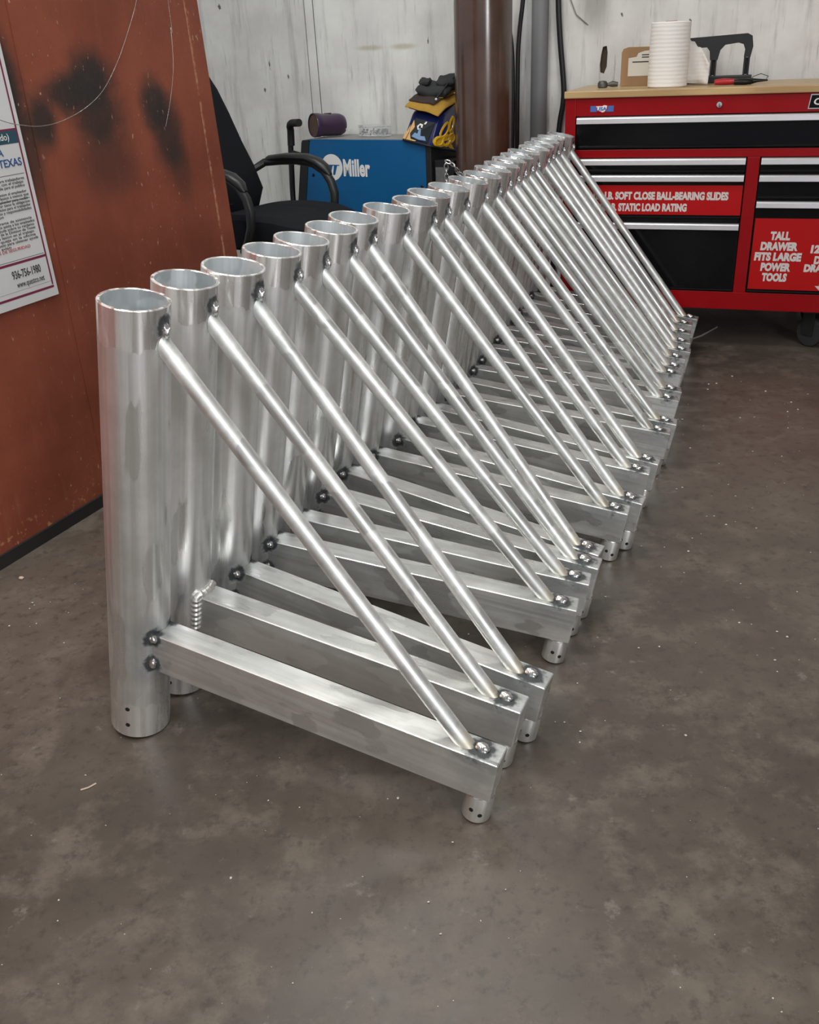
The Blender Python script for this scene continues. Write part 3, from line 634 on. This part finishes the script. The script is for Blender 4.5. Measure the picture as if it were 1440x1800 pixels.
def ringof(a, b, c, d, k):
    out = []; cs = [a, b, c, d]; ce = (a + b + c + d) / 4
    for i in range(4):
        p, q, r_ = cs[i - 1], cs[i], cs[(i + 1) % 4]
        for f in (0, .25, .5, .75, 1):
            u = q.lerp(p, k * (1 - f)) if False else None
        for f in (0, .33, .67, 1):
            s0 = q.lerp(p, k); s1 = q.lerp(r_, k); out.append((s0.lerp(q, f) if False else (s0 * (1 - f) ** 2 + q * 2 * f * (1 - f) + s1 * f * f)) - HO)
    return out
r0_, r1_ = ringof(Lb, Fb, Rb, Bb, .14), ringof(Lt, Ft, Rt, Bt, .16)
ce = sum(r1_, Vector()) / len(r1_)
mids = [[a.lerp(b, f) * 1.0 for a, b in zip(r0_, r1_)] for f in (.05, .35, .7, .95)]
tops = [[ce.lerp(p, k) + Vector((0, 0, dz)) for p in r1_] for k, dz in ((.93, .006), (.75, .010), (.4, .012))]
MB().rings([r0_] + mids + tops, True, False, True).build('shell', M_hb, he)
MB().tube([p + Vector((0, 0, .004)) for p in r0_] + [r0_[0] + Vector((0, 0, .004))], .005, 8).build('rim_edge', M_wblk, he)
def on_face(a, b, c, d, u, v, lift):                                   # a b bottom, d c top
    p = (a.lerp(b, u)).lerp(d.lerp(c, u), v); nrm = (b - a).cross(d - a).normalized(); return p + nrm * lift - HO
def decal(name, mat, par, face, poly, lift=.0012, th=.0012):
    lo = [on_face(*face, u, v, lift - th) for u, v in poly]; hi = [on_face(*face, u, v, lift) for u, v in poly]
    return MB().rings([lo, hi], True, True, True, False).build(name, mat, par)
LF = (Lb, Fb, Ft, Lt); RFc = (Fb, Rb, Rt, Ft)
ln = decal('lens_window', M_lens, he, LF, [(.20, .14), (.86, .10), (.90, .84), (.22, .88)], .0035, .004)
decal('lens_reflection', M_ice, ln, LF, [(.30, .20), (.55, .14), (.80, .16), (.72, .30), (.58, .28), (.52, .52), (.46, .56), (.46, .34), (.36, .36)], .0042, .0006)  # lens reflections, painted on as flat pale blue and white shapes
decal('lens_reflection', M_wht, ln, LF, [(.36, .60), (.44, .72), (.54, .70), (.55, .58), (.50, .58), (.49, .65), (.43, .65), (.42, .56), (.47, .50), (.42, .48)], .0042, .0006)
decal('lens_reflection', M_wht, ln, LF, [(.56, .72), (.62, .72), (.65, .82), (.60, .82)], .0042, .0006)
decal('flame_print', M_org, he, LF, [(.03, .04), (.12, .04), (.16, .35), (.12, .62), (.10, .40), (.05, .30)])
decal('flame_print', M_org, he, LF, [(.16, .05), (.42, .02), (.50, .09), (.30, .11), (.22, .30), (.30, .55), (.20, .80), (.16, .50), (.19, .30)], .0046, .0012)
def loop_decal(cu_, cv, ru, rv, rot, w, par=he):
    pts = []
    for k in range(20):
        a = 2 * math.pi * k / 20; x, y = ru * math.cos(a), rv * math.sin(a); pts.append((cu_ + x * math.cos(rot) - y * math.sin(rot), cv + x * math.sin(rot) + y * math.cos(rot)))
    m = MB(); m.tube([on_face(*RFc, u, v, -w * .5) for u, v in pts + pts[:2]], w, 6); return m.build('flame_print', M_yel, par)
loop_decal(.34, .52, .11, .20, -.5, .0085); loop_decal(.44, .24, .11, .13, -.4, .009); loop_decal(.20, .20, .12, .12, .2, .011); loop_decal(.58, .62, .07, .16, -.3, .009); loop_decal(.60, .30, .08, .10, -.6, .007)
decal('flame_print', M_yel, he, RFc, [(.08, .10), (.16, .05), (.30, .06), (.46, .12), (.56, .06), (.68, .05), (.60, .16), (.66, .40), (.62, .58), (.54, .44), (.50, .34), (.36, .34), (.24, .28), (.12, .22)], .0008, .001)
# gloves
def cloth_slab(name, corners, th, mat, parent, bump_=.004, nu=14, nv=12, seed=1):
    rnd = random.Random(seed); a, b, c, d = [Vector(p) for p in corners]; ph = [rnd.uniform(0, 6) for _ in range(6)]
    def S(u, v):
        p = a.lerp(b, u).lerp(d.lerp(c, u), v); return p + Vector((0, 0, bump_ * (math.sin(5 * u + ph[0]) + math.sin(7 * v + ph[1]) + .7 * math.sin(11 * u + 9 * v + ph[2]))))
    up = []; lo = []
    for i in range(nu + 1):
        for j in range(nv + 1):
            u, v = i / nu, j / nv; e = min(u, 1 - u, v, 1 - v); h = th / 2 * math.sqrt(min(1, e / .12 + .03)); p = S(u, v); up.append(p + Vector((0, 0, h))); lo.append(p - Vector((0, 0, h)))
    m = MB(); w = nv + 1; f = [(i * w + j, (i + 1) * w + j, (i + 1) * w + j + 1, i * w + j + 1) for i in range(nu) for j in range(nv)]
    m.add(up, f, True); m.add(lo, [tuple(reversed(q)) for q in f], True)
    ed = [i * w for i in range(nu + 1)] + [nu * w + j for j in range(1, w)] + [i * w + nv for i in range(nu - 1, -1, -1)] + [j for j in range(nv - 1, 0, -1)]
    for k in range(len(ed)):
        p, q = ed[k], ed[(k + 1) % len(ed)]; m.add([up[p], up[q], lo[q], lo[p]], [(0, 1, 2, 3)], True)
    return m.build(name, mat, parent)
M_yl = plain('yellow suede', (.42, .24, .045), .9, 0, .2, 40, 0, .2, .3); M_bs = plain('brown grey suede', (.055, .040, .038), .9, 0, .2, 40, 0, .2, .3); M_gs = plain('charcoal knit', (.045, .045, .047), .95, 0, .2, 60, 0, .2, .4)
gz = .985
gl = thing('leather_glove', (.19, 4.71, gz), 'folded yellow leather welding glove lying on the helmet', 'glove')
GO = Vector(gl.location)
cloth_slab('cuff', [Vector(p) - GO for p in ((.062, 4.690, .976), (.210, 4.628, .938), (.330, 4.760, 1.010), (.150, 4.83, 1.022))], .034, M_yl, gl, .0025, seed=2)
cloth_slab('back_fold', [Vector(p) - GO for p in ((.080, 4.700, 1.004), (.190, 4.655, .980), (.300, 4.760, 1.028), (.160, 4.82, 1.034))], .022, M_bs, gl, .0025, seed=5)
cloth_slab('palm_fold', [Vector(p) - GO for p in ((.100, 4.735, 1.010), (.235, 4.685, 1.000), (.318, 4.765, 1.030), (.170, 4.82, 1.038))], .016, M_yl, gl, .002, seed=7)
g2 = thing('knit_glove', (.20, 4.73, 1.06), 'charcoal grey glove crumpled on top of the yellow leather glove', 'glove')
GO = Vector(g2.location)
cloth_slab('palm', [Vector(p) - GO for p in ((.112, 4.712, 1.040), (.250, 4.668, 1.022), (.318, 4.765, 1.056), (.165, 4.805, 1.060))], .046, M_gs, g2, .004, 20, 18, seed=11)
cloth_slab('finger', [Vector(p) - GO for p in ((.128, 4.715, 1.066), (.176, 4.700, 1.074), (.190, 4.755, 1.074), (.140, 4.770, 1.078))], .026, M_gs, g2, .0015, 10, 10, seed=4)
cloth_slab('cuff', [Vector(p) - GO for p in ((.205, 4.695, 1.062), (.285, 4.690, 1.060), (.318, 4.765, 1.092), (.225, 4.775, 1.082))], .030, M_gs, g2, .003, 12, 12, seed=9)
MB().tube([Vector(p) - GO for p in ((0.292, 4.715, 1.088), (0.262, 4.695, 1.064), (0.232, 4.670, 1.031), (0.205, 4.655, 1.006))], .0045, 8).build('drawcord', M_black, g2)
MB().blob(Vector((0.203, 4.652, 1.000)) - GO, .0055, 2, .1).build('cord_end', M_wht, g2)

# ------------------------------------------------------------------ office chair; local x forward, y to its left
M_fab = plain('black chair fabric', (.0075, .008, .011), .92, 0, .15, 300, 0, .25); M_arm_ = plain('black arm plastic', (.020, .020, .021), .40, 0, .1, 20)
oc = thing('office_chair', (-.5475, 4.29, 0), 'black office chair with loop armrests behind the red partition', 'chair', rz=math.atan2(-.55, .83))
def pad(rows, name, parent=oc, mat=M_fab): return MB().rings([[Vector(p) for p in r] for r in rows]).build(name, mat, parent)
def rrect(cx, cy, hx_, hy_, z, k=.5, n=28, zf=None):
    out = []
    for i in range(n):
        a = 2 * math.pi * i / n; c, s_ = math.cos(a), math.sin(a); x = math.copysign(abs(c) ** k, c) * hx_; y = math.copysign(abs(s_) ** k, s_) * hy_; out.append((cx + x, cy + y, z + (zf(x, y) if zf else 0)))
    return out
sf = lambda x, y: .012 * math.cos(x * 7) - .03 * max(0, x - .16) * 3 + .018 * (abs(y) / .25) ** 2
pad([rrect(.06, 0, .22, .20, .465), rrect(.06, 0, .302, .248, .485), rrect(.06, 0, .316, .258, .53, zf=sf), rrect(.06, 0, .306, .252, .570, zf=sf), rrect(.06, 0, .262, .218, .590, zf=sf), rrect(.06, 0, .14, .12, .588, zf=sf)], 'seat')
def backf(z): return -.275 - .44 * max(0, z - .70) - .12 * max(0, .66 - z)
rows = []
for z, hw in ((.545, .17), (.58, .215), (.66, .235), (.76, .225), (.86, .215), (.98, .21), (1.08, .20), (1.15, .18), (1.185, .13)):
    th = .035 + .018 * math.exp(-((z - .67) / .08) ** 2); row = []
    for i in range(24):
        a = 2 * math.pi * i / 24; c, s_ = math.cos(a), math.sin(a); y = math.copysign(abs(s_) ** .6, s_) * hw; x = backf(z) + math.copysign(abs(c) ** .8, c) * th + .03 * (y / .24) ** 2
        row.append((x, y, z))
    rows.append(row)
pad(rows, 'backrest')
for s_ in (1, -1):
    y = .285 * s_
    pts = [(-.27, y * .80, .74), (-.24, y * .95, .765), (-.16, y, .772), (-.06, y, .775), (.03, y, .765), (.09, y, .735), (.125, y, .69), (.14, y, .64), (.135, y, .58), (.11, y, .52), (.06, y * .92, .475), (.0, y * .7, .458)]
    ar = MB().tube(pts, [.016, .018, .018, .018, .019, .020, .020, .020, .019, .018, .017, .015], 12).build('armrest', M_arm_, oc)
    rr = []
    for x, z, w, h in ((-.25, .772, .010, .008), (-.22, .780, .026, .016), (-.12, .789, .031, .018), (.0, .788, .032, .018), (.06, .772, .031, .018), (.105, .742, .027, .017), (.125, .715, .012, .010)):
        rr.append([(x + (.5 * h * math.sin(a) if x > .05 else 0), y + w * math.cos(a), z + h * math.sin(a)) for a in [2 * math.pi * k / 14 for k in range(14)]])
    MB().rings([[Vector(p) for p in r] for r in rr]).build('arm_pad', M_arm_, ar)
MB().tube([(0, 0, .10), (0, 0, .30), (0, 0, .301), (0, 0, .455)], [.03, .03, .02, .02], 16).build('gas_column', M_black, oc)
MB().tube([(-.24, 0, .62), (-.27, 0, .52), (-.20, 0, .44), (.0, 0, .44)], .018, 10).build('back_bar', M_black, oc)
st_ = MB()
for k in range(5):
    a = 2 * math.pi * k / 5 + .3; st_.tube([(0, 0, .11), (.14 * math.cos(a), .14 * math.sin(a), .10), (.27 * math.cos(a), .27 * math.sin(a), .075)], [.028, .022, .016], 10)
st_ = st_.build('star_base', M_arm_, oc)
for k in range(5):
    a = 2 * math.pi * k / 5 + .3
    MB().lathe([(.01, -.02), (.024, -.02), (.027, -.014), (.027, .014), (.024, .02), (.01, .02)], 18, Matrix.Translation((.27 * math.cos(a), .27 * math.sin(a), .0275)) @ Matrix.Rotation(a + 1, 4, 'Z') @ Matrix.Rotation(math.pi / 2, 4, 'X')).build('caster', M_black, oc)

# ------------------------------------------------------------------ wall services
WBM = Matrix.Translation(wb.location) @ Matrix.Rotation(PSI, 4, 'Z')
M_con = plain('grey conduit paint', (.20, .20, .205), .5, 0, .12, 8)
cp = thing('conduit_pipe', WBM @ Vector((-.242, -.048, 0)), 'grey vertical conduit pipe on the white wall behind the cylinder', 'pipe')
MB().tube([(0, 0, 0), (0, 0, 1.2), (0, 0, 3.55)], .039, 28).build('pipe_length', M_con, cp)
MB().lathe([(.041, 0), (.046, .002), (.046, .03), (.041, .032)], 28, Matrix.Translation((0, 0, .2)), True).build('strap', M_con, cp)
M_cbl = plain('black cable rubber', (.010, .010, .011), .45)
def cable(label, pts, r, cat='cable'):
    o = MB().tube(smooth([WBM @ Vector((u, -d, z)) for u, d, z in pts]), r, 12).build('power_cable', M_cbl); return tag(o, label, cat, 'black cables hanging on the wall')
cable('black cable beside the brown cylinder, slanting in from the top left', [(-.46, .10, 2.4), (-.425, .07, 1.6), (-.407, .06, 1.395), (-.385, .055, 1.28), (-.372, .05, 1.17), (-.367, .05, 1.0), (-.368, .05, .75), (-.37, .05, .3), (-.372, .05, .012)], .0105)
cable('black cable between cylinder and conduit, slanting in from the top right', [(-.27, .07, 2.4), (-.305, .06, 1.6), (-.322, .055, 1.39), (-.336, .05, 1.28), (-.344, .05, 1.17), (-.345, .05, 1.0), (-.345, .05, .75), (-.345, .05, .3), (-.342, .05, .012)], .0105)
cable('black cable hanging between the conduit and the red cabinet', [(-.165, .05, 2.4), (-.165, .04, 1.6), (-.163, .035, 1.385), (-.150, .035, 1.22), (-.128, .035, 1.03), (-.128, .035, .95), (-.145, .035, .82), (-.155, .035, .5), (-.155, .035, .012)], .013)
o = MB().tube([WBM @ Vector(p) for p in ((-.135, -.02, 1.70), (-.125, -.015, 1.42), (-.109, -.012, 1.375), (-.085, -.010, 1.32), (-.041, -.006, 1.284), (-.03, -.001, 1.275))], .0022, 8).build('thin_wire', plain('dull wire', (.35, .33, .30), .4, .6)); tag(o, 'thin pale wire stapled to the wall above the cabinet corner', 'wire')

# ------------------------------------------------------------------ poster and wires on the red partition
WLM = Matrix.Translation(wl.location) @ Matrix.Rotation(wl.rotation_euler.z, 4, 'Z')
M_post = plain('poster paper', (.60, .60, .60), .35, 0, .03, 5); M_mar = plain('maroon print', (.17, .018, .05), .4, 0, .05); M_tl = plain('teal print', (.02, .07, .10), .4, 0, .05); M_bl2 = plain('blue lettering', (.02, .08, .24), .4, 0, .05); M_rd2 = plain('red lettering', (.42, .05, .05), .4, 0, .05)
M_txt = plain('grey black lettering', (.035, .035, .038), .5, 0, .05)
po = thing('notice_poster', WLM @ Vector((.404, -.0035, .645)), 'white labour notice poster with maroon border on the red partition', 'poster', rz=wl.rotation_euler.z)
PW, PH, TIL = .62, .86, .042
PM = Matrix.Rotation(-TIL * .0, 4, 'Y') @ Matrix(((1, 0, -.042, 0), (0, 1, 0, 0), (.012, 0, 1, 0), (0, 0, 0, 1)))
sheet_ = MB().box((-PW, -.0012, 0), (0, .0, PH), 0, PM).build('paper', M_post, po)
def pbox(name, x0, z0, x1, z1, mat, par=sheet_, y=-.0016):
    return MB().box((x0, y, z0), (x1, y + .0005, z1), 0, PM).build(name, mat, par)
for x0, z0, x1, z1 in ((-.0165, .030, -.0115, PH - .02), (-PW + .014, .022, -.0115, .028), (-PW + .014, .105, -.0165, .111), (-PW + .014, .022, -PW + .019, PH - .02), (-PW + .014, .418, -.0165, .4225)): pbox('border_line', x0, z0, x1, z1, M_mar)
pbox('heading_band', -PW + .019, .388, -.0165, .418, M_tl)
def ptext(body, size, x, z, width, mat, align='RIGHT', bold=0.0):
    q = text(body, size, mat, sheet_, (0, 0, 0), X3, U3, 1, bold, .0002); xs = [v.co.x for v in q.data.vertices]; w = max(xs) - min(xs); k = (width / w) if width else 1.0; mx = max(xs); mn = min(xs)
    for v in q.data.vertices:
        xx = x + (v.co.x - mx) * k if align == 'RIGHT' else x + (v.co.x - mn) * k
        v.co = PM @ Vector((xx, v.co.y - .0019, v.co.z + z))
    return q
ptext('(asegurado)', .022, -.045, .397, 0, M_wht); ptext('COMPENSACION PARA LA', .026, -.075, .362, 0, M_bl2, bold=.0004); ptext('TRABAJADORES EN TEXAS', .026, -.022, .336, 0, M_bl2, bold=.0004)
ptext('936-756-1980', .0285, -.044, .071, .100, M_txt, bold=.0003); ptext('www.questco.net', .0215, -.038, .048, .098, M_txt)
pbox('rule_line', -PW + .03, .316, -.022, .317, M_txt); pbox('rule_line', -PW + .03, .256, -.022, .257, M_txt)
pbox('fold_line', -PW + .02, .040, -.017, .0406, plain('grey crease', (.3, .3, .3), .5))
LINES = ['COBERTURA: tiene cobertura de seguro de compensacion para trabajadores', 'en caso de sufrir una lesion o una enfermedad relacionada con el trabajo', 'Una lista de los empleadores que ofrecen cobertura esta disponible para el publico', '',
         'de compensacion para trabajadores. Usted puede notificar la lesion al empleador', 'un plazo de treinta dias despues de la fecha en que ocurrio la lesion a menos que', 'la enfermedad ocupacional, el empleado debe reportarla a su empleador para recibir',
         'la Division de Compensacion para Trabajadores. El empleador tiene la obligacion', 'informacion sobre las normas del programa y las reglas de beneficios para el trabajador', 'asistencia a los empleados lesionados y explicara sus derechos y responsabilidades',
         'comunicarse con la Division de Compensacion', '', 'ayuda gratuita llamando a la oficina local. El programa de asistencia', 'del Departamento de Seguros, la oficina del asesor publico asiste a los empleados', 'lesionados sin costo alguno. Tambien puede obtener ayuda sobre su reclamo',
         'oficina local, llamando sin costo a la linea de servicio de la Division de Texas', 'la ley protege a los trabajadores que reportan una lesion en el trabajo', 'cualquier empleado puede presentar su queja en la oficina', 'Compensacion para Trabajadores. Llame sin costo para obtener ayuda', 'numero de telefono que aparece en este aviso']
z = .303
for k, ln_ in enumerate(LINES):
    if ln_: ptext(ln_, .0098, -.024 - (.10 if k in (10, 19) else random.uniform(0, .012)), z, .40 + random.uniform(-.01, .01) - (.08 if k in (10, 19) else 0), M_txt)
    z -= .0085 if ln_ else .006
ptext('PARA REPORTAR VIOLACIONES DE SEGURIDAD', .0105, -.060, z, .30, M_rd2); z -= .0100
for k in range(0):
    pass
pbox('rule_line', -PW + .03, .1145, -.020, .1155, M_tl)
# welding wire hanging in front of the partition
M_wire = plain('bright welding wire', (.75, .73, .70), .25, 1.0, .05)
o = MB().tube(smooth([(-.655, 3.115, 3.58), (-.656, 3.112, 2.6), (-.660, 3.105, 1.9), (-.668, 3.09, 1.60), (-.682, 3.058, 1.45), (-.700, 3.018, 1.359), (-.724, 2.966, 1.281), (-.753, 2.902, 1.201), (-.785, 2.833, 1.136), (-.818, 2.761, 1.098), (-.858, 2.676, 1.073), (-.893, 2.599, 1.066), (-.925, 2.531, 1.076), (-.946, 2.484, 1.09), (-.975, 2.42, 1.12)]), .0010, 6).build('welding_wire', M_wire); tag(o, 'long bright wire looping down across the red partition to the poster', 'wire', 'loose welding wires')
o = MB().tube(smooth([(-.660, 3.10, 3.58), (-.645, 3.14, 2.2), (-.639, 3.149, 1.362), (-.641, 3.145, 1.288), (-.644, 3.140, 1.22), (-.649, 3.128, 1.167), (-.663, 3.098, 1.091), (-.679, 3.063, 1.025)]), .0009, 6).build('welding_wire', M_wire); tag(o, 'short bright wire hanging straight near the edge of the red partition', 'wire', 'loose welding wires')

# ------------------------------------------------------------------ litter on the floor
M_chip = plain('pale chip', (.55, .52, .47), .7, 0, .2, 80); M_tan = plain('tan pebble', (.50, .38, .29), .8)
m = MB(); rnd = random.Random(3)
for k in range(620):
    x = rnd.uniform(-1.0, 1.6); y = rnd.uniform(.75, 3.6); r = rnd.choice((.0010, .0012, .0015, .002, .003)) * (.6 + .25 * y)
    s0 = (x + 1.1) * .908 - (y - 2.223) * .419
    if s0 < .03: continue
    m.blob((x, y, r * .5), r, 1, .5, (1, rnd.uniform(.5, 1.3), .5))
o = m.build('floor_debris', M_chip, fix=False); tag(o, 'tiny pale chips of grit scattered over the concrete floor', 'debris', kind='stuff')
for k, (x, y, r, lab) in enumerate(((-1.022, 2.164, .006, 'small tan pebble on the floor by the black baseboard'),)):
    o = MB().blob((x, y, r * .6), r, 2, .2, (1.2, .9, .7)).build('pebble', M_tan); tag(o, lab, 'pebble')
o = MB().tube([(-.628, 1.352, .0015), (-.615, 1.357, .002), (-.604, 1.368, .0015)], .0016, 6).build('wood_splinter', M_tan); tag(o, 'pale wood splinter on the floor before the nearest frame', 'splinter')
